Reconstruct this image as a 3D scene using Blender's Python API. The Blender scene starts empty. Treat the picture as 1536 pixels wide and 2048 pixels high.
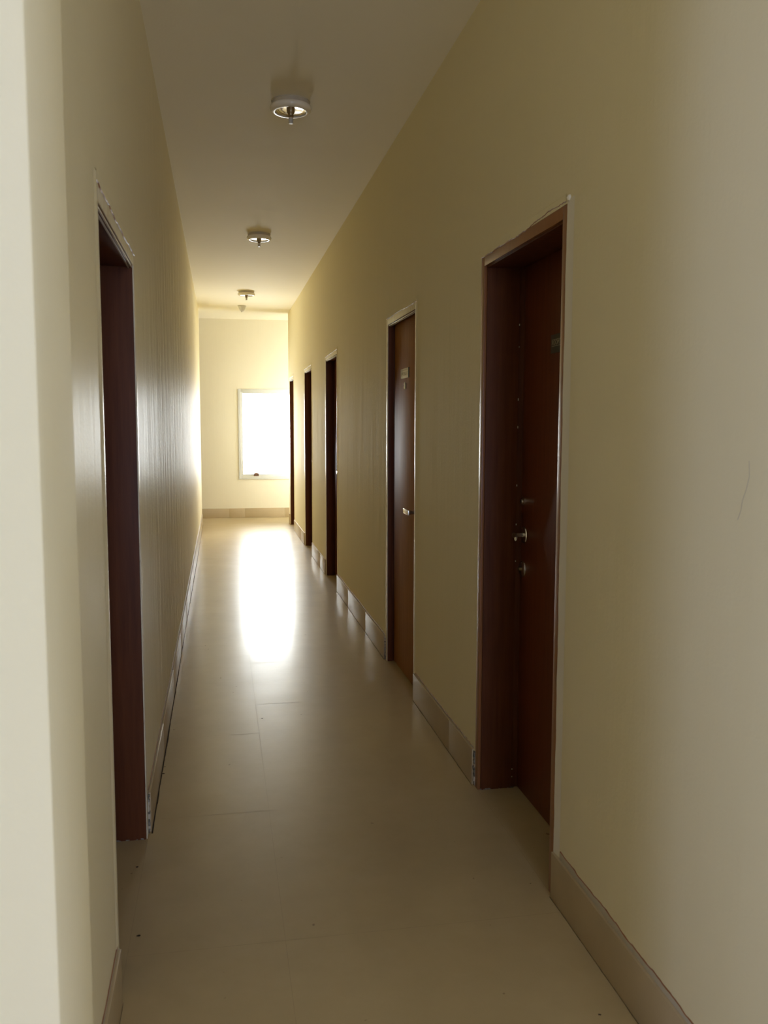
import bpy, bmesh, math, random
from mathutils import Vector, Matrix

# ---------------------------------------------------------------- camera
scene = bpy.context.scene
COL = scene.collection
CAM_H = 1.5
cam_data = bpy.data.cameras.new('camera')
cam = bpy.data.objects.new('camera', cam_data)
COL.objects.link(cam)
F = Vector((0.18138711, 0.97842657, -0.09889471)).normalized()
yaw, roll = 0.1833, 0.0024
R0 = Vector((math.cos(yaw), -math.sin(yaw), 0)).normalized()
U0 = R0.cross(F)
Rv = R0 * math.cos(roll) + U0 * math.sin(roll)
Uv = -R0 * math.sin(roll) + U0 * math.cos(roll)
m = Matrix((Rv, Uv, -F)).transposed().to_4x4()
m.translation = Vector((0, 0, CAM_H))
cam.matrix_world = m
cam_data.sensor_fit = 'VERTICAL'
cam_data.sensor_height = 24.0
cam_data.sensor_width = 18.0
cam_data.lens = 1765.0 / 2048.0 * 24.0
cam_data.clip_start = 0.02
cam_data.dof.use_dof = True
cam_data.dof.focus_distance = 5.5
cam_data.dof.aperture_fstop = 4.8
scene.camera = cam

# ---------------------------------------------------------------- look
scene.view_settings.view_transform = 'Standard'
scene.view_settings.look = 'None'
scene.view_settings.gamma = 1.0
scene.view_settings.use_curve_mapping = False
scene.view_settings.exposure = 0.12
scene.cycles.use_denoising = True
scene.cycles.max_bounces = 14
scene.cycles.diffuse_bounces = 10
scene.cycles.glossy_bounces = 6
scene.cycles.transparent_max_bounces = 12
scene.cycles.sample_clamp_indirect = 12.0
scene.cycles.caustics_reflective = False

# ---------------------------------------------------------------- sky: hazy white, cooler and dimmer on the -Y side
SKY_FRONT = 29.0
SKY_SIDE = 12.5
SKY_BACK = 11.8
world = bpy.data.worlds.new('hazy_sky')
scene.world = world
world.use_nodes = True
wn, wl = world.node_tree.nodes, world.node_tree.links
wn.clear()
tc = wn.new('ShaderNodeTexCoord')
sep = wn.new('ShaderNodeSeparateXYZ')
wl.new(tc.outputs['Generated'], sep.inputs[0])


def sky_range(sock, a, b, lo, hi):
    x = wn.new('ShaderNodeMapRange')
    x.inputs['From Min'].default_value = a
    x.inputs['From Max'].default_value = b
    x.inputs['To Min'].default_value = lo
    x.inputs['To Max'].default_value = hi
    wl.new(sock, x.inputs['Value'])
    return x.outputs[0]


sxy = wn.new('ShaderNodeMath')
wl.new(sep.outputs['X'], sxy.inputs[0])
wl.new(sep.outputs['Y'], sxy.inputs[1])
# brightness: dim behind (-y), brighter to the side (+x), brightest ahead (+y)
sdf = wn.new('ShaderNodeMath')
sdf.operation = 'SUBTRACT'
wl.new(sep.outputs['Y'], sdf.inputs[0])
wl.new(sep.outputs['X'], sdf.inputs[1])
mul = wn.new('ShaderNodeMath')
mul.operation = 'MULTIPLY'
wl.new(sky_range(sdf.outputs[0], -0.1, 0.2, 0.0, SKY_FRONT - SKY_SIDE), mul.inputs[0])
wl.new(sky_range(sxy.outputs[0], -0.15, 0.15, 0.0, 1.0), mul.inputs[1])
ahead = mul.outputs[0]
side = sky_range(sxy.outputs[0], -0.6, 0.3, SKY_BACK, SKY_SIDE)
sums = wn.new('ShaderNodeMath')
wl.new(ahead, sums.inputs[0])
wl.new(side, sums.inputs[1])
mixc = wn.new('ShaderNodeMix')
mixc.data_type = 'RGBA'
mixc.inputs['A'].default_value = (0.565, 0.655, 1.0, 1)
mixc.inputs['B'].default_value = (0.98, 0.99, 1.0, 1)
wl.new(sky_range(sxy.outputs[0], -0.6, 0.3, 0.0, 1.0), mixc.inputs['Factor'])
bg = wn.new('ShaderNodeBackground')
wl.new(mixc.outputs['Result'], bg.inputs['Color'])
wl.new(sums.outputs[0], bg.inputs['Strength'])
wo = wn.new('ShaderNodeOutputWorld')
wl.new(bg.outputs[0], wo.inputs[0])


def portal(name, loc, size, direction):
    l = bpy.data.lights.new(name, 'AREA')
    l.shape = 'RECTANGLE'
    l.size, l.size_y = size
    l.cycles.is_portal = True
    o = bpy.data.objects.new(name, l)
    COL.objects.link(o)
    o.location = loc
    o.rotation_euler = Vector(direction).to_track_quat('-Z', 'Y').to_euler()
    return o


# ---------------------------------------------------------------- plan of the place (metres)
XL, XR = -0.281, 1.022          # corridor walls
H = 3.14                        # ceiling
YN, YE, YF = 1.172, 13.40, 14.30   # left wall starts, corridor ends, far wall
PX, PY = -0.179, 0.95           # pilaster by the entrance
OX0, OX1, OY0 = -3.0, 2.4, -5.0
BBH = 0.152
WIN1 = (0.30, 1.32, 0.64, 2.04)     # far wall window: x0 x1 z0 z1
WIN2 = (13.44, 14.26, 0.12, 2.90)   # end of cross passage (right): y0 y1 z0 z1
WIN3 = (0.0, 1.7, 0.6, 2.8)        # lobby back wall: x0 x1 z0 z1
WIN4 = (-4.3, -0.9, 0.7, 2.6)       # lobby left wall: y0 y1 z0 z1
portal('daylight_portal', ((WIN1[0] + WIN1[1]) / 2, YF + 0.16, (WIN1[2] + WIN1[3]) / 2), (WIN1[1] - WIN1[0], WIN1[3] - WIN1[2]), (0, -1, 0))
portal('daylight_portal', (OX1 + 0.16, (WIN2[0] + WIN2[1]) / 2, (WIN2[2] + WIN2[3]) / 2), (WIN2[1] - WIN2[0], WIN2[3] - WIN2[2]), (-1, 0, 0))
portal('daylight_portal', ((WIN3[0] + WIN3[1]) / 2, OY0 - 0.16, (WIN3[2] + WIN3[3]) / 2), (WIN3[1] - WIN3[0], WIN3[3] - WIN3[2]), (0, 1, 0))
portal('daylight_portal', (OX0 - 0.16, (WIN4[0] + WIN4[1]) / 2, (WIN4[2] + WIN4[3]) / 2), (WIN4[1] - WIN4[0], WIN4[3] - WIN4[2]), (1, 0, 0))


# ================================================================ materials
def new_mat(name):
    mt = bpy.data.materials.new(name)
    mt.use_nodes = True
    n = mt.node_tree.nodes
    return mt, n, mt.node_tree.links, n['Principled BSDF']


def coords(n, l, scale):
    t = n.new('ShaderNodeNewGeometry')
    mp = n.new('ShaderNodeMapping')
    mp.inputs['Scale'].default_value = scale
    l.new(t.outputs['Position'], mp.inputs['Vector'])
    return mp.outputs[0]


def noise(n, l, vec, scale, detail=3.0, rough=0.5):
    x = n.new('ShaderNodeTexNoise')
    x.inputs['Scale'].default_value = scale
    x.inputs['Detail'].default_value = detail
    x.inputs['Roughness'].default_value = rough
    l.new(vec, x.inputs['Vector'])
    return x.outputs['Fac']


def ramp(n, l, fac, stops):
    r = n.new('ShaderNodeValToRGB')
    el = r.color_ramp.elements
    el[0].position, el[0].color = stops[0][0], (*stops[0][1], 1)
    el[1].position, el[1].color = stops[-1][0], (*stops[-1][1], 1)
    for p, c in stops[1:-1]:
        e = el.new(p)
        e.color = (*c, 1)
    l.new(fac, r.inputs[0])
    return r.outputs[0]


def bump(n, l, height, strength, dist, b):
    x = n.new('ShaderNodeBump')
    x.inputs['Strength'].default_value = strength
    x.inputs['Distance'].default_value = dist
    l.new(height, x.inputs['Height'])
    l.new(x.outputs[0], b.inputs['Normal'])


def add(n, l, a, b, op='ADD'):
    x = n.new('ShaderNodeMath')
    x.operation = op
    l.new(a, x.inputs[0])
    if isinstance(b, (int, float)):
        x.inputs[1].default_value = b
    else:
        l.new(b, x.inputs[1])
    return x.outputs[0]


def mat_paint(name, c0, c1, rough, spec, streak=0.0, rough_var=0.08, brushed_from=None):
    mt, n, l, b = new_mat(name)
    v = coords(n, l, (1, 1, 1))
    a = noise(n, l, v, 1.6, 4, 0.6)
    l.new(ramp(n, l, a, [(0.3, c0), (0.7, c1)]), b.inputs['Base Color'])
    vs = coords(n, l, (5.0, 5.0, 0.55))
    s = noise(n, l, vs, 1.6, 3, 0.55)
    fine = noise(n, l, coords(n, l, (1, 1, 1)), 90, 2, 0.5)
    if brushed_from is not None:      # brush marks only show beyond this point of the wall
        sp = n.new('ShaderNodeSeparateXYZ')
        l.new(v, sp.inputs[0])
        fd = n.new('ShaderNodeMapRange')
        fd.inputs['From Min'].default_value = brushed_from
        fd.inputs['From Max'].default_value = brushed_from + 1.5
        fd.inputs['To Min'].default_value = 0.08
        l.new(sp.outputs['Y'], fd.inputs['Value'])
        s2 = noise(n, l, coords(n, l, (16, 16, 2.2)), 1.6, 3, 0.6)
        s = add(n, l, add(n, l, add(n, l, s, add(n, l, s2, 0.45, 'MULTIPLY')), 0.8, 'MULTIPLY'), fd.outputs[0], 'MULTIPLY')
    hgt = add(n, l, add(n, l, s, streak, 'MULTIPLY'), add(n, l, fine, 0.05, 'MULTIPLY'))
    bump(n, l, hgt, 0.5, 0.02, b)
    mr = n.new('ShaderNodeMapRange')
    mr.inputs['To Min'].default_value = rough - rough_var
    mr.inputs['To Max'].default_value = rough + rough_var
    l.new(s, mr.inputs['Value'])
    l.new(mr.outputs[0], b.inputs['Roughness'])
    b.inputs['Specular IOR Level'].default_value = spec
    return mt


WALL = mat_paint('cream_wall_paint', (0.895, 0.822, 0.570), (0.905, 0.832, 0.590), 0.68, 0.12, 0.35)
WALL_L = mat_paint('cream_wall_paint_brushed', (0.895, 0.822, 0.570), (0.905, 0.832, 0.590), 0.50, 0.105, 3.4, 0.10, 3.2)
WALL_F = mat_paint('pale_cream_wall_paint', (0.80, 0.750, 0.600), (0.82, 0.770, 0.620), 0.62, 0.15, 0.25)
WHITEW = mat_paint('white_lobby_paint', (0.80, 0.79, 0.76), (0.82, 0.81, 0.78), 0.6, 0.2, 0.2)
CEIL = mat_paint('white_ceiling_paint', (0.905, 0.850, 0.680), (0.915, 0.860, 0.695), 0.75, 0.15, 0.05)
LAP = mat_paint('brightened_paint_edge', (0.86, 0.82, 0.68), (0.89, 0.85, 0.73), 0.5, 0.3, 0.2)  # paler so the slanted lap looks lit; also used for filler and scuffs
PLASTER = mat_paint('raw_plaster', (0.50, 0.46, 0.38), (0.62, 0.57, 0.47), 0.8, 0.1, 0.4)


def mat_wood(name, c0, c1, rough, spec=0.5, coat=0.0):
    mt, n, l, b = new_mat(name)
    v = coords(n, l, (16, 16, 0.9))
    a = noise(n, l, v, 3.0, 5, 0.62)
    big = noise(n, l, coords(n, l, (1.5, 1.5, 0.5)), 2.0, 2, 0.5)
    f = add(n, l, add(n, l, a, 0.7, 'MULTIPLY'), add(n, l, big, 0.3, 'MULTIPLY'))
    l.new(ramp(n, l, f, [(0.32, c0), (0.68, c1)]), b.inputs['Base Color'])
    mr = n.new('ShaderNodeMapRange')
    mr.inputs['To Min'].default_value = rough - 0.08
    mr.inputs['To Max'].default_value = rough + 0.1
    l.new(big, mr.inputs['Value'])
    l.new(mr.outputs[0], b.inputs['Roughness'])
    b.inputs['Specular IOR Level'].default_value = spec
    b.inputs['Coat Weight'].default_value = coat
    b.inputs['Coat Roughness'].default_value = 0.25
    bump(n, l, a, 0.12, 0.004, b)
    return mt


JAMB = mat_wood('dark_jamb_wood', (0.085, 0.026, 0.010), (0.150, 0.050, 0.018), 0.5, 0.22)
LEAF = mat_wood('door_veneer', (0.125, 0.032, 0.010), (0.185, 0.052, 0.017), 0.42, 0.3)
LEAF2 = mat_wood('worn_door_veneer', (0.31, 0.135, 0.045), (0.42, 0.20, 0.075), 0.54, 0.07)
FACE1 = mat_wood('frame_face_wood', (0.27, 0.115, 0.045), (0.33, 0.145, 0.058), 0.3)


def mat_painted_face():
    mt, n, l, b = new_mat('frame_face_overpainted')
    v = coords(n, l, (1, 1, 1))
    a = noise(n, l, v, 22, 4, 0.6)
    l.new(ramp(n, l, a, [(0.30, (0.62, 0.51, 0.33)), (0.42, (0.82, 0.75, 0.55)), (0.70, (0.87, 0.82, 0.66))]), b.inputs['Base Color'])
    b.inputs['Roughness'].default_value = 0.35
    bump(n, l, a, 0.5, 0.004, b)
    return mt


PFACE = mat_painted_face()


GLINT_BEAD = mat_paint('highlight_bead_paint', (0.80, 0.78, 0.72), (0.86, 0.84, 0.80), 0.22, 0.7, 0.0, 0.03)  # whitish colour stands in for highlight lines under the frame heads


def mat_floor():
    mt, n, l, b = new_mat('vitrified_floor_tile')
    v = coords(n, l, (1, 1, 1))
    a = noise(n, l, v, 1.3, 5, 0.6)
    s = noise(n, l, v, 7.0, 6, 0.7)
    base = ramp(n, l, add(n, l, add(n, l, a, 0.6, 'MULTIPLY'), add(n, l, s, 0.4, 'MULTIPLY')),
                [(0.32, (0.475, 0.375, 0.208)), (0.68, (0.56, 0.450, 0.262))])
    # scattered small marks
    dots = noise(n, l, v, 34, 1, 0.4)
    mk = n.new('ShaderNodeMapRange')
    mk.inputs['From Min'].default_value = 0.79
    mk.inputs['From Max'].default_value = 0.83
    l.new(dots, mk.inputs['Value'])
    mx = n.new('ShaderNodeMix')
    mx.data_type = 'RGBA'
    mx.inputs['B'].default_value = (0.16, 0.10, 0.06, 1)
    l.new(base, mx.inputs['A'])
    l.new(add(n, l, mk.outputs[0], 0.6, 'MULTIPLY'), mx.inputs['Factor'])
    l.new(mx.outputs['Result'], b.inputs['Base Color'])
    sm = noise(n, l, v, 2.5, 3, 0.6)
    mr = n.new('ShaderNodeMapRange')
    mr.inputs['From Min'].default_value = 0.3
    mr.inputs['From Max'].default_value = 0.7
    mr.inputs['To Min'].default_value = 0.31
    mr.inputs['To Max'].default_value = 0.38
    l.new(sm, mr.inputs['Value'])
    l.new(mr.outputs[0], b.inputs['Roughness'])
    b.inputs['Specular IOR Level'].default_value = 0.10
    b.inputs['Coat Weight'].default_value = 0.38
    b.inputs['Coat Roughness'].default_value = 0.17
    bump(n, l, noise(n, l, v, 14, 4, 0.6), 0.10, 0.003, b)
    return mt


FLOOR = mat_floor()


def mat_plain(name, col, rough=0.5, metal=0.0, spec=0.5, var=0.06, sc=30):
    mt, n, l, b = new_mat(name)
    a = noise(n, l, coords(n, l, (1, 1, 1)), sc, 3, 0.5)
    lo = tuple(max(0, c * (1 - var)) for c in col)
    hi = tuple(min(1, c * (1 + var)) for c in col)
    l.new(ramp(n, l, a, [(0.3, lo), (0.7, hi)]), b.inputs['Base Color'])
    b.inputs['Roughness'].default_value = rough
    b.inputs['Metallic'].default_value = metal
    b.inputs['Specular IOR Level'].default_value = spec
    return mt


SKIRT = mat_plain('skirting_tile', (0.50, 0.40, 0.25), 0.34, 0, 0.4, 0.05, 6)
GROUT = mat_plain('tile_joint', (0.43, 0.335, 0.195), 0.5, 0, 0.2)
DIRT = mat_plain('dirty_gap', (0.07, 0.05, 0.035), 0.9, 0, 0.1, 0.4)
REDEDGE = mat_plain('red_brown_primer_edge', (0.30, 0.13, 0.06), 0.5)
CEMENT = mat_plain('cement_edge', (0.24, 0.225, 0.19), 0.9, 0, 0.1, 0.7, 60)
CHROME = mat_plain('satin_chrome', (0.72, 0.71, 0.68), 0.22, 1.0)
STEEL = mat_plain('brushed_steel', (0.50, 0.49, 0.45), 0.32, 1.0)
BLACKGAP = mat_plain('keyhole_dark', (0.02, 0.018, 0.015), 0.7)
PVC = mat_plain('white_pvc_frame', (0.66, 0.67, 0.64), 0.35, 0, 0.5, 0.02)
LATCH = mat_plain('brown_latch', (0.20, 0.12, 0.09), 0.5, 0, 0.2)
LAMPBASE = mat_plain('lamp_base_enamel', (0.52, 0.46, 0.34), 0.45)
LAMPRING = mat_plain('lamp_ring_plastic', (0.84, 0.78, 0.62), 0.25, 0, 0.5, 0.02)
REFLECT = mat_plain('lamp_reflector', (0.88, 0.88, 0.87), 0.11, 1.0, 0.5, 0.02)
SOCKET = mat_plain('lamp_socket_brass', (0.36, 0.27, 0.15), 0.35, 0.8)
STEM = mat_plain('lamp_stem', (0.62, 0.57, 0.46), 0.4)
DETECT = mat_plain('detector_plastic', (0.66, 0.65, 0.62), 0.3, 0, 0.5, 0.02)
SIGNW = mat_plain('door_plate_cream', (0.92, 0.89, 0.78), 0.3, 0, 0.5, 0.03)
SIGNL = mat_plain('door_plate_panel', (0.68, 0.64, 0.50), 0.4)
SIGND = mat_plain('door_plate_dark', (0.055, 0.055, 0.045), 0.4)
SIGNT = mat_plain('door_plate_lettering', (0.46, 0.43, 0.32), 0.5)
EXTW = mat_plain('outer_wall_plaster', (0.70, 0.66, 0.56), 0.7)


def mat_glass():
    mt = bpy.data.materials.new('window_glass')
    mt.use_nodes = True
    n, l = mt.node_tree.nodes, mt.node_tree.links
    n.clear()
    t = n.new('ShaderNodeBsdfTransparent')
    t.inputs[0].default_value = (0.97, 0.985, 0.98, 1)
    g = n.new('ShaderNodeBsdfGlossy')
    g.inputs['Roughness'].default_value = 0.02
    fr = n.new('ShaderNodeFresnel')
    fr.inputs[0].default_value = 1.45
    mx = n.new('ShaderNodeMixShader')
    o = n.new('ShaderNodeOutputMaterial')
    l.new(fr.outputs[0], mx.inputs[0])
    l.new(t.outputs[0], mx.inputs[1])
    l.new(g.outputs[0], mx.inputs[2])
    l.new(mx.outputs[0], o.inputs[0])
    return mt


GLASS = mat_glass()

# ================================================================ mesh helpers
random.seed(7)


class MB:
    """collects shapes of one part into one mesh"""

    def __init__(self):
        self.bm = bmesh.new()
        self.mats = []

    def mi(self, mat):
        if mat not in self.mats:
            self.mats.append(mat)
        return self.mats.index(mat)

    def box(self, x0, x1, y0, y1, z0, z1, mat, bevel=0.0):
        x0, x1 = min(x0, x1), max(x0, x1)
        y0, y1 = min(y0, y1), max(y0, y1)
        z0, z1 = min(z0, z1), max(z0, z1)
        b = bmesh.new()
        bmesh.ops.create_cube(b, size=1)
        for v in b.verts:
            v.co = Vector(((x0 + x1) / 2 + v.co.x * (x1 - x0), (y0 + y1) / 2 + v.co.y * (y1 - y0), (z0 + z1) / 2 + v.co.z * (z1 - z0)))
        if bevel > 0:
            bmesh.ops.bevel(b, geom=b.edges[:], offset=bevel, segments=2, affect='EDGES', profile=0.6)
        self.merge(b, mat)
        return self

    def merge(self, b, mat, smooth=False):
        k = self.mi(mat)
        vm = {}
        for v in b.verts:
            vm[v] = self.bm.verts.new(v.co)
        for f in b.faces:
            try:
                nf = self.bm.faces.new([vm[v] for v in f.verts])
                nf.material_index = k
                nf.smooth = smooth
            except ValueError:
                pass
        b.free()

    def poly(self, pts, mat):
        vs = [self.bm.verts.new(p) for p in pts]
        f = self.bm.faces.new(vs)
        f.material_index = self.mi(mat)
        return self

    def prism(self, ring0, ring1, mat, smooth=False):
        k = self.mi(mat)
        a = [self.bm.verts.new(p) for p in ring0]
        b = [self.bm.verts.new(p) for p in ring1]
        n = len(a)
        fs = [self.bm.faces.new(a[::-1]), self.bm.faces.new(b)]
        for i in range(n):
            f = self.bm.faces.new((a[i], a[(i + 1) % n], b[(i + 1) % n], b[i]))
            f.smooth = smooth
            fs.append(f)
        for f in fs:
            f.material_index = k
        return self

    def lathe(self, prof, mat, origin=(0, 0, 0), axis='Z', seg=48, close=True):
        """prof: list of (r, h) along the axis"""
        k = self.mi(mat)
        o = Vector(origin)
        rings = []
        for r, h in prof:
            ring = []
            if r < 1e-6:
                p = {'Z': (0, 0, h), 'X': (h, 0, 0), 'Y': (0, h, 0)}[axis]
                ring = [self.bm.verts.new(o + Vector(p))]
            else:
                for i in range(seg):
                    a = 2 * math.pi * i / seg
                    c, s = r * math.cos(a), r * math.sin(a)
                    p = {'Z': (c, s, h), 'X': (h, c, s), 'Y': (s, h, c)}[axis]
                    ring.append(self.bm.verts.new(o + Vector(p)))
            rings.append(ring)
        for a, b in zip(rings, rings[1:]):
            if len(a) == 1 and len(b) == 1:
                continue
            for i in range(seg):
                j = (i + 1) % seg
                if len(a) == 1:
                    vs = (a[0], b[i], b[j])
                elif len(b) == 1:
                    vs = (a[i], a[j], b[0])
                else:
                    vs = (a[i], a[j], b[j], b[i])
                f = self.bm.faces.new(vs)
                f.material_index = k
                f.smooth = True
        return self

    def tube(self, pts, radii, mat, seg=16, flat=1.0):
        """swept tube through points; flat squashes along z"""
        k = self.mi(mat)
        pts = [Vector(p) for p in pts]
        rings = []
        for i, p in enumerate(pts):
            d = (pts[min(i + 1, len(pts) - 1)] - pts[max(i - 1, 0)]).normalized()
            up = Vector((0, 0, 1)) if abs(d.z) < 0.9 else Vector((0, 1, 0))
            s = d.cross(up).normalized()
            u = s.cross(d).normalized()
            r = radii[i] if isinstance(radii, (list, tuple)) else radii
            rings.append([self.bm.verts.new(p + s * r * math.cos(2 * math.pi * q / seg) * flat + u * r * math.sin(2 * math.pi * q / seg)) for q in range(seg)])
        for a, b in zip(rings, rings[1:]):
            for i in range(seg):
                f = self.bm.faces.new((a[i], a[(i + 1) % seg], b[(i + 1) % seg], b[i]))
                f.material_index = k
                f.smooth = True
        for r_ in (rings[0][::-1], rings[-1]):
            f = self.bm.faces.new(r_)
            f.material_index = k
        return self

    def build(self, name, parent=None, label=None, autosmooth=True):
        bmesh.ops.recalc_face_normals(self.bm, faces=self.bm.faces[:])
        me = bpy.data.meshes.new(name)
        self.bm.to_mesh(me)
        self.bm.free()
        for mt in self.mats:
            me.materials.append(mt)
        if autosmooth:
            try:
                me.set_sharp_from_angle(angle=math.radians(35))
            except Exception:
                pass
        o = bpy.data.objects.new(name, me)
        COL.objects.link(o)
        if parent:
            o.parent = parent
        if label:
            o['label'] = label
        return o


def tag(o, label=None, cat=None, group=None, kind=None):
    if label:
        o['label'] = label
    if cat:
        o['category'] = cat
    if group:
        o['group'] = group
    if kind:
        o['kind'] = kind
    return o


def empty(name, loc):
    o = bpy.data.objects.new(name, None)
    o.empty_display_size = 0.1
    COL.objects.link(o)
    o.location = loc
    return o


def wobble(n, amp, seed, rough=0.5):
    """smooth random walk in [-amp, amp]"""
    rnd = random.Random(seed)
    ph = [(rnd.uniform(0.02, 0.08), rnd.uniform(0, 6.28), 1.0), (rnd.uniform(0.15, 0.3), rnd.uniform(0, 6.28), 0.55),
          (rnd.uniform(0.5, 1.0), rnd.uniform(0, 6.28), 0.3)]
    return [amp * (sum(w * math.sin(f * i + p) for f, p, w in ph) / 1.6 + rough * 0.35 * rnd.uniform(-1, 1)) for i in range(n)]


def lap_strip(mb, xw, out, along, a0, a1, base, inner, amp, thick, mat, seed, step=0.012, slope=0.0):
    """ragged paint lap on a wall plane x = xw; out = direction into the corridor (+1 or -1).
    along 'z': strip runs up between z=a0..a1, from y=base to y=inner (ragged edge at inner)
    along 'y': strip runs along y between a0..a1, from z=base to z=inner (ragged edge at inner)"""
    n = max(3, int(abs(a1 - a0) / step))
    w = wobble(n + 1, amp, seed)
    k = mb.mi(mat)
    kb = mb.mi(REDEDGE)
    bv = mb.bm.verts.new
    rows = []
    for i in range(n + 1):
        t = a0 + (a1 - a0) * i / n
        b_, e = base, inner + w[i]
        e2 = e + (0.0022 if inner > base else -0.0022) * (0.6 + 0.8 * abs(w[(i * 7) % n]) / max(amp, 1e-6))

        def P(q, h):
            return (xw + out * h, q, t) if along == 'z' else (xw + out * h, t, q)
        rows.append([bv(P(b_, 0.0002)), bv(P(b_ + (e - b_) * 0.25, thick * (1 - slope))), bv(P(e, thick)), bv(P(e2, 0.0))])
    for r0, r1 in zip(rows, rows[1:]):
        for c in range(3):
            f = mb.bm.faces.new((r0[c], r0[c + 1], r1[c + 1], r1[c]))
            f.material_index = k if c < 2 else kb
            f.smooth = c < 2


def cuts(lo, hi, holes):
    """solid spans of [lo,hi] left beside holes [(a,b),...]"""
    out, c = [], lo
    for a, b in sorted(holes):
        out.append((c, a))
        c = b
    out.append((c, hi))
    return out


# ================================================================ the setting
# door openings along the corridor: near y, far y, top z, frame-to-leaf depth
W = 0.88
DOORS_R = [(2.541, 3.421, 2.152), (4.585, 5.440, 2.145), (7.790, 8.690, 2.155), (9.990, 10.890, 2.165), (12.46, 13.24, 2.175)]
DOOR_L = (2.245, 3.215, 2.075)
WT = 0.25

# --- floor (one continuous tiled surface, with joints and a dirty gap at the skirting)
mb = MB()
mb.box(OX0 - 0.15, OX1 + 0.15, OY0 - 0.15, YF + 0.15, -0.12, 0.0, FLOOR)


def joint(x0, x1, y0, y1, mat=GROUT, h=0.0003):
    mb.poly([(x0, y0, h), (x1, y0, h), (x1, y1, h), (x0, y1, h)], mat)


jw = 0.0011
for y in (0.68, 1.565, 2.45, 3.335, 4.215, 5.10, 5.98, 6.86, 7.74, 8.62, 9.5, 10.38, 11.26, 12.14, 13.02, 13.9):
    joint(XL, 0.165, y - jw, y + jw)
for y in (2.45, 4.665, 5.50, 6.38, 7.26, 8.14, 9.02, 9.9, 10.78, 11.66, 12.54, 13.4):
    joint(0.165, XR, y - jw, y + jw)
for x in (0.165,):
    joint(x - jw * 0.7, x + jw * 0.7, -1.0, YF)
joint(XL - 0.001, XL + 0.0006, DOOR_L[0], DOOR_L[1])
joint(XR - 0.0006, XR + 0.001, DOORS_R[0][0], DOORS_R[0][1])


def gap_line(x, sgn, y0, y1, w, seed):
    n = int((y1 - y0) / 0.03)
    wb = wobble(n + 1, w * 0.6, seed, 1.2)
    k = mb.mi(DIRT)
    vs = []
    for i in range(n + 1):
        y = y0 + (y1 - y0) * i / n
        vs.append((mb.bm.verts.new((x, y, 0.0006)), mb.bm.verts.new((x + sgn * max(0.0006, w + wb[i]), y, 0.0006))))
    for a, b in zip(vs, vs[1:]):
        f = mb.bm.faces.new((a[0], a[1], b[1], b[0]))
        f.material_index = k


BT = 0.010    # skirting stands proud of the wall
gap_line(XL + BT, 1, YN, DOOR_L[0], 0.0022, 3)
gap_line(XL + BT, 1, DOOR_L[1], YE, 0.0036, 4)
prev = YN - 0.2
for i, d in enumerate(DOORS_R):
    gap_line(XR - BT, -1, prev, d[0], 0.0016, 10 + i)
    prev = d[1]
# stray chips of dirt by the left skirting and near the thresholds
rnd = random.Random(5)
for (cx, cy, s) in [(XL + 0.017, 3.78, 0.010), (XL + 0.02, 3.86, 0.006), (-0.30, 2.97, 0.007), (0.98, 2.63, 0.004), (0.93, 1.98, 0.006),
                    (0.72, 1.93, 0.007), (0.70, 1.95, 0.005), (0.19, 4.43, 0.008), (-0.02, 5.2, 0.006), (0.28, 6.95, 0.010), (0.215, 7.9, 0.008),
                    (-0.1, 5.9, 0.005), (-0.12, 6.0, 0.005), (0.05, 4.9, 0.004), (-0.258, 2.55, 0.010)]:
    n = 7
    mb.poly([(cx + s * rnd.uniform(0.5, 1) * math.cos(6.283 * i / n), cy + s * rnd.uniform(0.3, 0.8) * math.sin(6.283 * i / n), 0.0007) for i in range(n)], DIRT)
tag(mb.build('floor', autosmooth=False), 'glossy beige tiled corridor floor reflecting the bright far window', 'floor', kind='structure')

# --- ceiling
mb = MB()
mb.box(OX0 - 0.15, OX1 + 0.15, OY0 - 0.15, YF + 0.15, H, H + 0.15, CEIL)
tag(mb.build('ceiling'), 'plain off-white plastered ceiling with a row of round lamps', 'ceiling', kind='structure')

# --- right wall
mb = MB()
for a, b in cuts(YN - 0.25, YE, [(d[0], d[1]) for d in DOORS_R]):
    mb.box(XR, XR + WT, a, b, 0, H, WALL)
for d in DOORS_R:
    mb.box(XR, XR + WT, d[0], d[1], d[2], H, WALL)
# paint laps: nearest door
d = DOORS_R[0]
lap_strip(mb, XR, -1, 'z', BBH, d[2] + 0.01, d[0] - 0.050, d[0] - 0.002, 0.0038, 0.0030, LAP, 21, slope=0.85)  # upright lap: light on its slant is put into the paler colour
lap_strip(mb, XR, -1, 'y', d[0] + 0.01, d[1] + 0.0, d[2] + 0.030, d[2] + 0.002, 0.009, 0.002, WALL, 22)
for i, d in enumerate(DOORS_R[1:]):
    lap_strip(mb, XR, -1, 'z', BBH, d[2] + 0.01, d[0] - 0.020, d[0] - 0.001, 0.0022, 0.004, WALL, 30 + i, slope=0.7)
    lap_strip(mb, XR, -1, 'y', d[0], d[1], d[2] + 0.030, d[2] - 0.003, 0.005, 0.002, WALL, 40 + i)
# plaster shelf above the near skirting
lap_strip(mb, XR, -1, 'y', YN - 0.25, DOORS_R[0][0] - 0.055, BBH - 0.01, BBH + 0.018, 0.006, 0.0025, PLASTER, 50)
lap_strip(mb, XR, -1, 'y', DOORS_R[0][1] + 0.02, DOORS_R[1][0] - 0.01, BBH - 0.01, BBH + 0.006, 0.003, 0.002, PLASTER, 51)
lap_strip(mb, XR, -1, 'y', DOORS_R[1][1] + 0.02, DOORS_R[2][0] - 0.01, BBH - 0.01, BBH + 0.006, 0.003, 0.002, PLASTER, 52)
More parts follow.
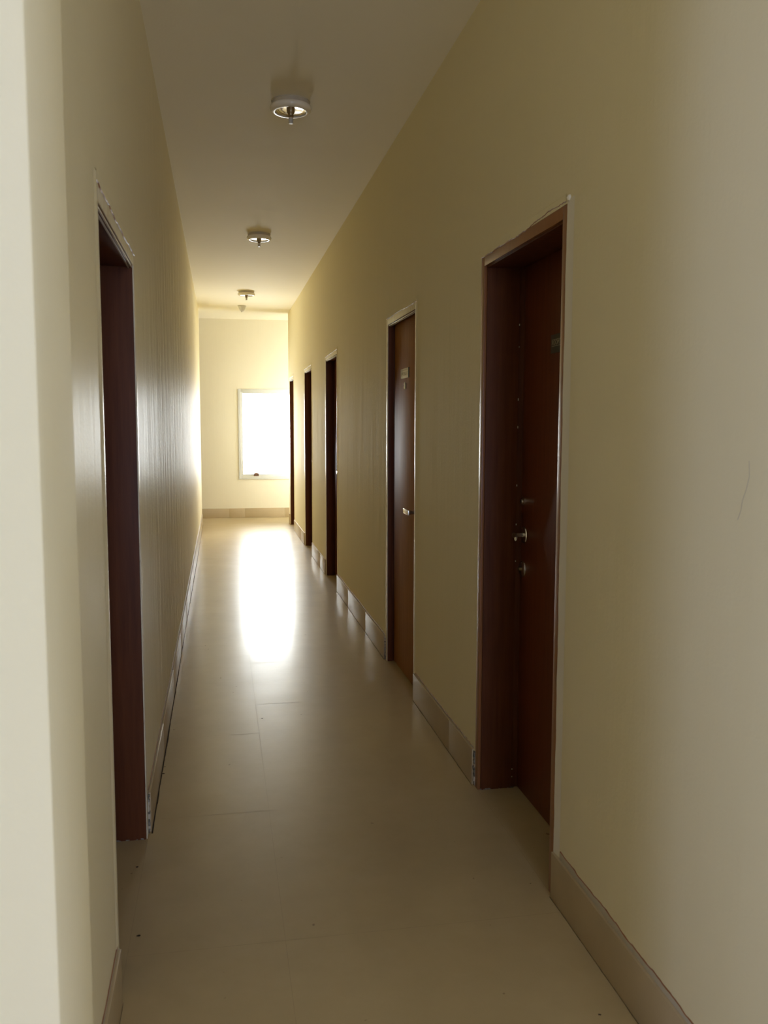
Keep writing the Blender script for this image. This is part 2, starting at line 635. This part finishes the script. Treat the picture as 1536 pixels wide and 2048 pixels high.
# filler blob at the corner of the nearest frame
mb.lathe([(0.0001, -0.010), (0.008, -0.006), (0.010, 0.0)], LAP, (XR, DOORS_R[0][0] - 0.012, DOORS_R[0][2] + 0.012), 'X', 14)
# hairline crack near the entrance
ck = [(1.575, 1.43), (1.572, 1.40), (1.580, 1.375), (1.592, 1.35), (1.596, 1.33), (1.606, 1.31)]
for (ya, za), (yb, zb) in zip(ck, ck[1:]):
    mb.poly([(XR - 0.0004, ya, za), (XR - 0.0004, yb, zb), (XR - 0.0004, yb + 0.0016, zb), (XR - 0.0004, ya + 0.0016, za)], PLASTER)
tag(mb.build('wall_right'), 'long cream painted wall on the right with five doors', 'wall', kind='structure')

# --- left wall with pilaster
mb = MB()
for a, b in cuts(YN, YE, [(DOOR_L[0], DOOR_L[1])]):
    mb.box(XL - WT, XL, a, b, 0, H, WALL_L)
mb.box(XL - WT, XL, DOOR_L[0], DOOR_L[1], DOOR_L[2], H, WALL_L)
lap_strip(mb, XL, 1, 'z', BBH, DOOR_L[2] + 0.02, DOOR_L[0] - 0.03, DOOR_L[0] - 0.001, 0.0030, 0.003, WALL_L, 61, slope=0.5)
lap_strip(mb, XL, 1, 'y', DOOR_L[0], DOOR_L[1], DOOR_L[2] + 0.03, DOOR_L[2] - 0.002, 0.005, 0.003, WALL_L, 62)
lap_strip(mb, XL, 1, 'y', YN, DOOR_L[0] - 0.01, BBH - 0.01, BBH + 0.012, 0.004, 0.0025, PLASTER, 63)
lap_strip(mb, XL, 1, 'y', DOOR_L[1] + 0.01, YE, BBH - 0.01, BBH + 0.010, 0.003, 0.0025, PLASTER, 64)
tag(mb.build('wall_left'), 'cream painted wall on the left with a satin sheen and one doorway', 'wall', kind='structure')

mb = MB()
nseg = 60
w1 = wobble(nseg + 1, 0.0016, 71, 0.3)
w2 = wobble(nseg + 1, 0.0020, 72, 0.3)
ring = []
for i in range(nseg + 1):
    z = H * i / nseg
    r = [(OX0, PY), (PX - 0.012 + w1[i], PY), (PX - 0.003, PY + 0.003), (PX + w1[i] * 0.6, PY + 0.012), (PX + w2[i] * 0.6, YN - 0.010),
         (PX - 0.003, YN - 0.002), (PX - 0.010 + w2[i], YN), (OX0, YN)]
    ring.append([mb.bm.verts.new((x, y, z)) for x, y in r])
k = mb.mi(WALL)
for a, b in zip(ring, ring[1:]):
    for i in range(8):
        f = mb.bm.faces.new((a[i], a[(i + 1) % 8], b[(i + 1) % 8], b[i]))
        f.material_index = k
tag(mb.build('wall_pilaster'), 'cream painted wall end projecting at the left edge, closest to the viewer', 'wall', kind='structure')

mb = MB()
mb.box(XR, OX1, YN - 0.25 - 0.2, YN - 0.25, 0, H, WALL)
tag(mb.build('wall_lobby_right'), 'cream wall turning off to the right behind the viewer', 'wall', kind='structure')

# --- cross passage walls, behind the two corridor corners
mb = MB()
mb.box(XR + WT, OX1, YE - 0.15, YE, 0, H, WHITEW)
tag(mb.build('wall_passage_right'), 'white wall of the cross passage behind the right corner', 'wall', kind='structure')
mb = MB()
mb.box(OX0, XL - WT, YE - 0.15, YE, 0, H, WHITEW)
tag(mb.build('wall_passage_left'), 'white wall of the cross passage behind the left corner', 'wall', kind='structure')


def wall_y(name, y0, y1, x0, x1, hole, label, WALL=WALL):
    mb = MB()
    if hole:
        a, b, c, d_ = hole
        mb.box(x0, a, y0, y1, 0, H, WALL)
        mb.box(b, x1, y0, y1, 0, H, WALL)
        mb.box(a, b, y0, y1, 0, c, WALL)
        mb.box(a, b, y0, y1, d_, H, WALL)
    else:
        mb.box(x0, x1, y0, y1, 0, H, WALL)
    return tag(mb.build(name), label, 'wall', kind='structure')


def wall_x(name, x0, x1, y0, y1, holes, label, WALL=WALL):
    mb = MB()
    for a, b in cuts(y0, y1, [(h[0], h[1]) for h in holes]):
        mb.box(x0, x1, a, b, 0, H, WALL)
    for a, b, c, d_ in holes:
        mb.box(x0, x1, a, b, 0, c, WALL)
        mb.box(x0, x1, a, b, d_, H, WALL)
    return tag(mb.build(name), label, 'wall', kind='structure')


wall_y('wall_far', YF, YF + 0.15, OX0, OX1, WIN1, 'cream end wall holding the bright window', WALL_F)
wall_y('wall_back', OY0 - 0.15, OY0, OX0, OX1, WIN3, 'white back wall of the lobby behind the viewer', WHITEW)
wall_x('wall_outer_right', OX1, OX1 + 0.15, OY0 - 0.15, YF + 0.15, [WIN2], 'outer wall at the right end of the building', WHITEW)
wall_x('wall_outer_left', OX0 - 0.15, OX0, OY0 - 0.15, YF + 0.15, [WIN4], 'outer wall at the left end of the building', WHITEW)


# --- skirting tiles
def skirting(name, label, x_or_y, runs, side, axis='y'):
    mb = MB()
    rnd = random.Random(len(name))
    for a, b in runs:
        c = a
        first = rnd.uniform(0.3, 0.8)
        while c < b - 1e-4:
            e = min(b, c + first)
            first = 0.885
            if b - e < 0.05:
                e = b
            if axis == 'y':
                mb.box(x_or_y - side * 0.001, x_or_y + side * BT, c + 0.0006, e - 0.0006, 0.0015, BBH + rnd.uniform(-0.001, 0.001), SKIRT, 0.0012)
            else:
                mb.box(c + 0.0006, e - 0.0006, x_or_y - side * 0.001, x_or_y + side * BT, 0.0015, BBH, SKIRT, 0.0012)
            c = e
    return tag(mb.build(name), label, 'skirting', kind='structure')


runs = []
prev = YN - 0.25
for i, d in enumerate(DOORS_R):
    runs.append((prev, d[0] - (0.004 if i == 0 else 0.0)))
    prev = d[1] + 0.014
runs.append((prev, YE + BT))
sk = skirting('baseboard_right', 'beige tile skirting running along the right wall', XR, runs, -1)
skl = skirting('baseboard_left', 'beige tile skirting running along the left wall', XL, [(YN, DOOR_L[0] - 0.004), (DOOR_L[1] + 0.012, YE + BT)], 1)
skf = skirting('baseboard_far', 'beige tile skirting below the far window', YF, [(OX0, -0.52), (-0.52, 0.372), (0.372, OX1)], -1, 'x')
skp = skirting('baseboard_passage', 'beige tile skirting round the right corner of the cross passage', YE, [(XR, OX1)], 1, 'x')

# cement showing in the slits between skirting ends and door frames
mb = MB()
for (x, sgn, y, w_) in [(XR, -1, DOORS_R[0][1], 0.013), (XR, -1, DOORS_R[1][1], 0.013), (XL, 1, DOOR_L[1], 0.011)]:
    n = 16
    rnd = random.Random(int(y * 100))
    for i in range(n):
        z0 = 0.002 + (BBH - 0.006) * i / n
        t = rnd.uniform(0.002, 0.008)
        mb.box(x, x + sgn * t, y + 0.0005, y + w_, z0, z0 + (BBH - 0.006) / n, CEMENT if rnd.random() < 0.88 else PLASTER)
tag(mb.build('trim_1'), 'rough cement filling between skirting ends and door frames', 'trim', kind='structure')


# ================================================================ doors
def make_door(name, x, side, y0, y1, top, leaf_d, face, leafm, label, frame_d=0.19, step=None, scuff=0):
    """origin at the near foot of the opening, on the wall plane; side=+1 goes deeper to the right"""
    root = empty(name, (x, y0, 0))
    tag(root, label, 'door', kind='structure')
    w = y1 - y0
    lip = 0.012 if face is FACE1 else 0.004
    fw = 0.045
    s = side
    stp = step if step else leaf_d - 0.022
    parts = []

    def post(ya, yb, inner):
        mb = MB()
        # inner = +1: inner side looks to +y (near post), -1: far post
        ia, ib = (ya, yb - 0.006) if inner > 0 else (ya + 0.006, yb)
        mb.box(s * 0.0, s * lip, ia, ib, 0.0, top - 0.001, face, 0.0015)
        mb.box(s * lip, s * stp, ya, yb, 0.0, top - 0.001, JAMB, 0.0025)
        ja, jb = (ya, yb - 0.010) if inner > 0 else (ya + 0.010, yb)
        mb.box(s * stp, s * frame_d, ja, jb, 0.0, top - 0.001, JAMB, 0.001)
        return mb
    o = post(0, fw, 1).build('jamb', root)
    o['label'] = 'near upright of the door frame'
    mb = post(w - fw, w, -1)
    if scuff:
        rnd = random.Random(scuff)
        for i in range(9):
            z = rnd.uniform(0.02, 2.0) ** 1.0
            mb.box(s * (stp - 0.001), s * (stp + 0.0015), w - fw - 0.0006, w - fw + 0.001, z, z + rnd.uniform(0.002, 0.010), LAP)
        for i in range(10):
            xx = rnd.uniform(0.0, stp)
            mb.box(s * xx, s * (xx + rnd.uniform(0.003, 0.012)), w - fw - 0.001, w - fw + 0.001, 0.001, rnd.uniform(0.003, 0.007), CEMENT)
    o = mb.build('jamb', root)
    o['label'] = 'far upright of the door frame'
    mb = MB()
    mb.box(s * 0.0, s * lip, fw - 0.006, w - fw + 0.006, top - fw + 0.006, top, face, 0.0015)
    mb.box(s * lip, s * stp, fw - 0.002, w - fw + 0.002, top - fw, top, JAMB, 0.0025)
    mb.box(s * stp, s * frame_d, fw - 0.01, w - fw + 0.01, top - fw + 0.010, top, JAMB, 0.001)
    if face is not FACE1:
        for q in (0.0, 0.009):
            mb.box(s * (lip + q), s * (lip + q + 0.005), fw, w - fw, top - fw - 0.0035 - q * 0.2, top - fw + 0.002, GLINT_BEAD, 0.0012)  # pale strips drawn as the highlights along the head's lower edge
    mb.build('head', root)
    # leaf
    mb = MB()
    g = 0.0025
    mb.box(s * leaf_d, s * (leaf_d + 0.035), fw - 0.010 + g, w - fw + 0.010 - g - (0.003 if leaf_d > 0.15 else 0), 0.006, top - fw + 0.010 - g, leafm, 0.0015)
    leaf = mb.build('leaf', root)
    return root, leaf


def lever(leaf, x, s, y, z, length, direction, kind='flat'):
    """chrome lever: rose on the leaf face (x), neck out to the corridor, grip along y"""
    o = -s
    mb = MB()
    if kind == 'round':
        mb.lathe([(0.0001, 0.0), (0.033, 0.0), (0.034, o * 0.003), (0.032, o * 0.007), (0.024, o * 0.009), (0.0001, o * 0.0095)], CHROME, (x, y, z), 'X', 36)
        mb.tube([(x + o * 0.004, y, z), (x + o * 0.03, y, z), (x + o * 0.048, y, z)], [0.010, 0.008, 0.009], CHROME, 18)
        pts, rad = [], []
        for i in range(9):
            t = i / 8
            pts.append((x + o * (0.048 + 0.030 * t * t), y + direction * length * t, z + 0.004 * math.sin(t * 3.1)))
            rad.append(0.0095 - 0.0015 * t)
        mb.tube(pts, rad, STEEL, 18, 0.55)
    else:
        mb.lathe([(0.0001, 0.0), (0.026, 0.0), (0.026, o * 0.006), (0.022, o * 0.009), (0.0001, o * 0.0095)], STEEL, (x, y, z), 'X', 32)
        mb.lathe([(0.013, o * 0.006), (0.010, o * 0.022), (0.009, o * 0.05), (0.0125, o * 0.058), (0.0135, o * 0.066), (0.0001, o * 0.067)], STEEL, (x, y, z), 'X', 24)
        ya, yb = sorted((y - direction * 0.014, y + direction * length))
        mb.box(x + o * 0.062, x + o * 0.072, ya, yb, z - 0.014, z + 0.014, CHROME, 0.003)
    h = mb.build('handle', leaf)
    h['label'] = 'chrome lever handle'
    return h


# nearest door on the right (dark, deep recess)
y0, y1, top = DOORS_R[0]
LD = 0.168
d1, leaf = make_door('door_1', XR, 1, y0, y1, top, LD, FACE1, LEAF,
                     'dark red-brown door nearest on the right, in a deep brown frame', frame_d=0.215, step=0.145, scuff=5)
lx = LD
lever(leaf, lx, 1, 0.795, 1.062, 0.115, -1, 'round')
mb = MB()
mb.lathe([(0.0001, -0.014), (0.010, -0.014), (0.011, -0.010), (0.017, -0.007), (0.018, 0.0)], CHROME, (lx, 0.808, 1.195), 'X', 30)
mb.box(lx - 0.0148, lx - 0.0138, 0.8065, 0.8095, 1.188, 1.202, BLACKGAP)
mb.build('lock_cylinder', leaf, 'round chrome lock above the handle')
mb = MB()
mb.lathe([(0.0001, -0.008), (0.026, -0.008), (0.033, -0.004), (0.034, 0.0)], CHROME, (lx, 0.812, 0.922), 'X', 36)
mb.lathe([(0.0001, -0.018), (0.007, -0.018), (0.008, -0.008)], SOCKET, (lx, 0.812, 0.922), 'X', 20)
mb.build('lock_escutcheon', leaf, 'round chrome keyhole plate below the handle')
# dark plate with pale lettering
mb = MB()
py0, py1, pz0, pz1 = 0.385, 0.545, 1.757, 1.823
mb.box(lx - 0.003, lx, py0, py1, pz0, pz1, SIGND, 0.001)
zc = 1.793
mb.box(lx - 0.0034, lx - 0.0029, py0 + 0.006, py1 - 0.010, zc + 0.0105, zc + 0.0122, SIGNT)
mb.box(lx - 0.0034, lx - 0.0029, py0 + 0.006, py1 - 0.010, zc - 0.0122, zc - 0.0105, SIGNT)
plate = mb.build('name_plate', leaf, 'small dark plate with pale lettering')


def lettering(text, parent, x, y_left, z, size, mat, s=1):
    cu = bpy.data.curves.new('lettering', 'FONT')
    cu.body = text
    cu.size = size
    cu.extrude = 0.0003
    cu.align_y = 'CENTER'
    tmp = bpy.data.objects.new('lettering_source', cu)
    COL.objects.link(tmp)
    bpy.context.view_layer.update()
    dg = bpy.context.evaluated_depsgraph_get()
    me = bpy.data.meshes.new_from_object(tmp.evaluated_get(dg))
    bpy.data.objects.remove(tmp)
    # text reads left to right as seen from the corridor: its x runs towards -y, its y runs up
    for v in me.vertices:
        tx, ty, tz = v.co
        v.co = Vector((x - s * tz, y_left - s * tx, z + ty))
    me.materials.clear()
    me.materials.append(mat)
    o = bpy.data.objects.new('lettering', me)
    COL.objects.link(o)
    o.parent = parent
    return o


lettering('ROOM 15', plate, lx - 0.0035, py1 - 0.010, zc, 0.0245, SIGNT)

# second door on the right (lighter worn veneer, shallow recess)
y0, y1, top = DOORS_R[1]
LD2 = 0.045
d2, leaf = make_door('door_2', XR, 1, y0, y1, top, LD2, PFACE, LEAF2,
                     'lighter brown worn door, second on the right, with a cream plate', frame_d=0.12, step=0.036)
lever(leaf, LD2, 1, 0.085, 1.022, 0.120, 1)
mb = MB()
a, b, zb, zt = 0.405, 0.615, 1.768, 1.824
mb.box(LD2 - 0.004, LD2, a, b, zb, zt, SIGNW, 0.001)
mb.box(LD2 - 0.0042, LD2, a - 0.012, a - 0.0005, zb - 0.001, zt + 0.001, SIGND)  # shadow at the plate's near edge, added as a dark strip
mb.box(LD2 - 0.0046, LD2 - 0.0039, a + 0.012, b - 0.012, zb + 0.042, zt - 0.004, SIGNL)
mb.box(LD2 - 0.0046, LD2 - 0.0039, a + 0.012, b - 0.012, zb + 0.014, zb + 0.037, SIGNL)
for r_ in range(3):
    zz = zb + 0.017 + 0.007 * r_
    yy = a + 0.03
    rnd = random.Random(r_)
    while yy < b - 0.03:
        ww = rnd.uniform(0.004, 0.012)
        mb.box(LD2 - 0.0050, LD2 - 0.0045, yy, yy + ww, zz, zz + 0.0035, SIGNT if rnd.random() < 0.6 else SIGNW)
        yy += ww + 0.003
mb.build('name_plate', leaf, 'cream plate with faint lines of lettering')
mb = MB()
pr = [(0.482, 1.707), (0.522, 1.704), (0.528, 1.716), (0.522, 1.726), (0.528, 1.733), (0.518, 1.740), (0.508, 1.746), (0.499, 1.738), (0.485, 1.729), (0.480, 1.715)]
mb.box(LD2 - 0.004, LD2, 0.472, 0.480, 1.706, 1.738, SIGND)  # dark strip painted in as edge shadow beside the sticker
mb.prism([(LD2 + 0.0005, q[0], q[1]) for q in pr], [(LD2 - 0.004, q[0], q[1]) for q in pr], SIGNW)
mb.build('torn_sticker', leaf, 'small torn white sticker below the plate')

# third, fourth and fifth doors on the right
specs = [('door_3', 'brown door third on the right, seen edge-on past its dark jamb', 1.062),
         ('door_4', 'brown door fourth on the right, second from the far end', 1.075),
         ('door_5', 'brown door farthest on the right, beside the window corner', 1.055)]
for i, (nm, lb, hz) in enumerate(specs):
    y0, y1, top = DOORS_R[2 + i]
    ld = 0.088
    dd, leaf = make_door(nm, XR, 1, y0, y1, top, ld, PFACE, LEAF, lb, frame_d=0.15, step=0.070)
    lever(leaf, ld, 1, 0.085, hz, 0.12, 1)
    mb = MB()
    mb.lathe([(0.0001, -0.026), (0.008, -0.026), (0.009, -0.006), (0.016, -0.004), (0.017, 0.0)], STEEL, (ld, 0.085, hz + 0.135), 'X', 24)
    mb.build('lock_cylinder', leaf)

# doorway on the left
y0, y1, top = DOOR_L
d6, leaf = make_door('door_6', XL, -1, y0, y1, top, 0.15, PFACE, LEAF,
                     'dark brown doorway on the left wall, its jamb facing the viewer', frame_d=0.20, step=0.128, scuff=9)
mb = MB()
mb.box(-0.030, -0.004, 0.0445, 0.0465, 1.02, 1.16, STEEL, 0.0006)
mb.build('strike_plate', d6)
lever(leaf, -0.15, -1, 0.10, 1.05, 0.11, 1)


# ================================================================ windows
def window_y(name, hole, y, inward, label, latch=False):
    """window in a wall of constant y; inward = direction of the room along y"""
    x0, x1, z0, z1 = hole
    root = empty(name, ((x0 + x1) / 2, y, z0))
    tag(root, label, 'window', kind='structure')
    hw, hh = (x1 - x0) / 2, z1 - z0
    s = inward

    def frame(off, wd, ya, yb, mat, bev):
        mb = MB()
        mb.box(-hw + off, -hw + off + wd, ya, yb, off, hh - off, mat, bev)
        mb.box(hw - off - wd, hw - off, ya, yb, off, hh - off, mat, bev)
        mb.box(-hw + off + wd, hw - off - wd, ya, yb, off, off + wd, mat, bev)
        mb.box(-hw + off + wd, hw - off - wd, ya, yb, hh - off - wd, hh - off, mat, bev)
        return mb
    mb = frame(-0.012, 0.045, s * 0.010, -s * 0.035, PVC, 0.003)
    fr = mb.build('window_frame', root)
    sa = frame(0.020, 0.040, s * 0.001, -s * 0.060, PVC, 0.004).build('sash', root)
    mb = MB()
    mb.box(-hw + 0.05, hw - 0.05, -s * 0.030, -s * 0.036, 0.05, hh - 0.05, GLASS)
    mb.build('pane', sa)
    mb = MB()
    mb.box(-hw - 0.020, hw + 0.020, s * 0.016, -s * 0.01, -0.022, -0.012, PVC, 0.002)
    mb.build('window_sill', root)
    if latch:
        mb = MB()
        lxx = 0.563 - (x0 + x1) / 2
        mb.box(lxx - 0.040, lxx + 0.040, s * 0.001, s * 0.012, 0.026, 0.062, LATCH, 0.003)
        mb.tube([(lxx - 0.034, s * 0.012, 0.048), (lxx - 0.03, s * 0.020, 0.068), (lxx, s * 0.022, 0.074), (lxx + 0.03, s * 0.020, 0.070), (lxx + 0.036, s * 0.012, 0.050)], 0.011, LATCH, 12)
        mb.build('latch', sa, 'small brown window catch on the lower rail')
    return root


window_y('window_1', WIN1, YF, -1, 'bright white-framed window in the far end wall', True)
window_y('window_2', WIN3, OY0, 1, 'wide lobby window behind the viewer')


def window_x(name, hole, x, inward, label):
    y0, y1, z0, z1 = hole
    root = empty(name, (x, (y0 + y1) / 2, z0))
    tag(root, label, 'window', kind='structure')
    hw, hh = (y1 - y0) / 2, z1 - z0
    s = inward
    for off, wd, xa, xb, nm in ((-0.012, 0.045, s * 0.010, -s * 0.035, 'window_frame'), (0.020, 0.040, s * 0.001, -s * 0.060, 'sash')):
        mb = MB()
        mb.box(xa, xb, -hw + off, -hw + off + wd, off, hh - off, PVC, 0.003)
        mb.box(xa, xb, hw - off - wd, hw - off, off, hh - off, PVC, 0.003)
        mb.box(xa, xb, -hw + off + wd, hw - off - wd, off, off + wd, PVC, 0.003)
        mb.box(xa, xb, -hw + off + wd, hw - off - wd, hh - off - wd, hh - off, PVC, 0.003)
        o = mb.build(nm, root)
    mb = MB()
    mb.box(-s * 0.030, -s * 0.036, -hw + 0.05, hw - 0.05, 0.05, hh - 0.05, GLASS)
    mb.build('pane', o)
    return root


window_x('window_3', WIN2, OX1, -1, 'window at the right end of the cross passage')
window_x('window_4', WIN4, OX0, 1, 'wide window in the lobby side wall')


# ================================================================ ceiling lamps
def make_lamp(loc, label):
    root = empty('ceiling_lamp', loc)
    tag(root, label, 'lamp', 'round ceiling lamps along the corridor')
    mb = MB()
    mb.lathe([(0.0001, 0.0), (0.099, 0.0), (0.0995, -0.003), (0.097, -0.006), (0.097, -0.026), (0.0001, -0.026)], LAMPBASE, seg=64)
    mb.build('base', root, 'grey enamelled base drum')
    mb = MB()
    mb.lathe([(0.090, -0.021), (0.100, -0.022), (0.1045, -0.027), (0.1065, -0.034), (0.104, -0.043), (0.097, -0.050), (0.088, -0.0535),
              (0.0805, -0.053), (0.0775, -0.050), (0.0775, -0.043)], LAMPRING, seg=72)
    mb.build('ring', root, 'cream rounded ring')
    mb = MB()
    mb.lathe([(0.0785, -0.048), (0.075, -0.0455), (0.060, -0.043), (0.040, -0.0415), (0.020, -0.041), (0.0001, -0.041)], REFLECT, seg=64)
    mb.build('reflector', root, 'shiny shallow metal reflector')
    mb = MB()
    mb.lathe([(0.0001, -0.036), (0.021, -0.040), (0.021, -0.050), (0.017, -0.058), (0.0135, -0.063), (0.0135, -0.074), (0.015, -0.077), (0.013, -0.080), (0.0001, -0.080)], SOCKET, seg=32)
    so = mb.build('socket', root, 'brown metal socket at the centre')
    mb = MB()
    mb.lathe([(0.0001, -0.078), (0.0115, -0.080), (0.0115, -0.101), (0.0120, -0.106), (0.010, -0.109), (0.0001, -0.109)], STEM, seg=28)
    mb.build('stem', so, 'pale threaded stem hanging below the socket')
    return root


def copy_tree(o, parent=None):
    c = o.copy()
    COL.objects.link(c)
    if parent:
        c.parent = parent
    for ch in list(o.children):
        copy_tree(ch, c)
    return c


lamp = make_lamp((0.382, 4.705, H), 'nearest and largest of the three round ceiling lamps')
for loc, lb in (((0.360, 7.92, H), 'middle of the three round cream ceiling lamps'),
                ((0.350, 11.32, H), 'farthest of the three round ceiling lamps, nearest the detector')):
    c = copy_tree(lamp)
    c.location = loc
    c['label'] = lb

# bell-shaped detector
root = empty('smoke_detector', (0.332, 12.69, H))
tag(root, 'small white bell-shaped detector on the ceiling beyond the farthest lamp', 'detector')
mb = MB()
mb.lathe([(0.0001, 0.0), (0.060, 0.0), (0.062, -0.004), (0.058, -0.010), (0.052, -0.012), (0.0001, -0.012)], DETECT, seg=48)
mb.build('mount', root)
mb = MB()
mb.lathe([(0.051, -0.011), (0.049, -0.022), (0.043, -0.042), (0.034, -0.060), (0.022, -0.074), (0.014, -0.078), (0.0001, -0.079)], DETECT, seg=48)
mb.build('dome', root)
mb = MB()
mb.lathe([(0.0001, -0.077), (0.006, -0.078), (0.006, -0.086), (0.0001, -0.087)], LAMPBASE, (-0.008, 0, 0), seg=16)
mb.build('sensor_tip', root, 'small grey tip under the dome')
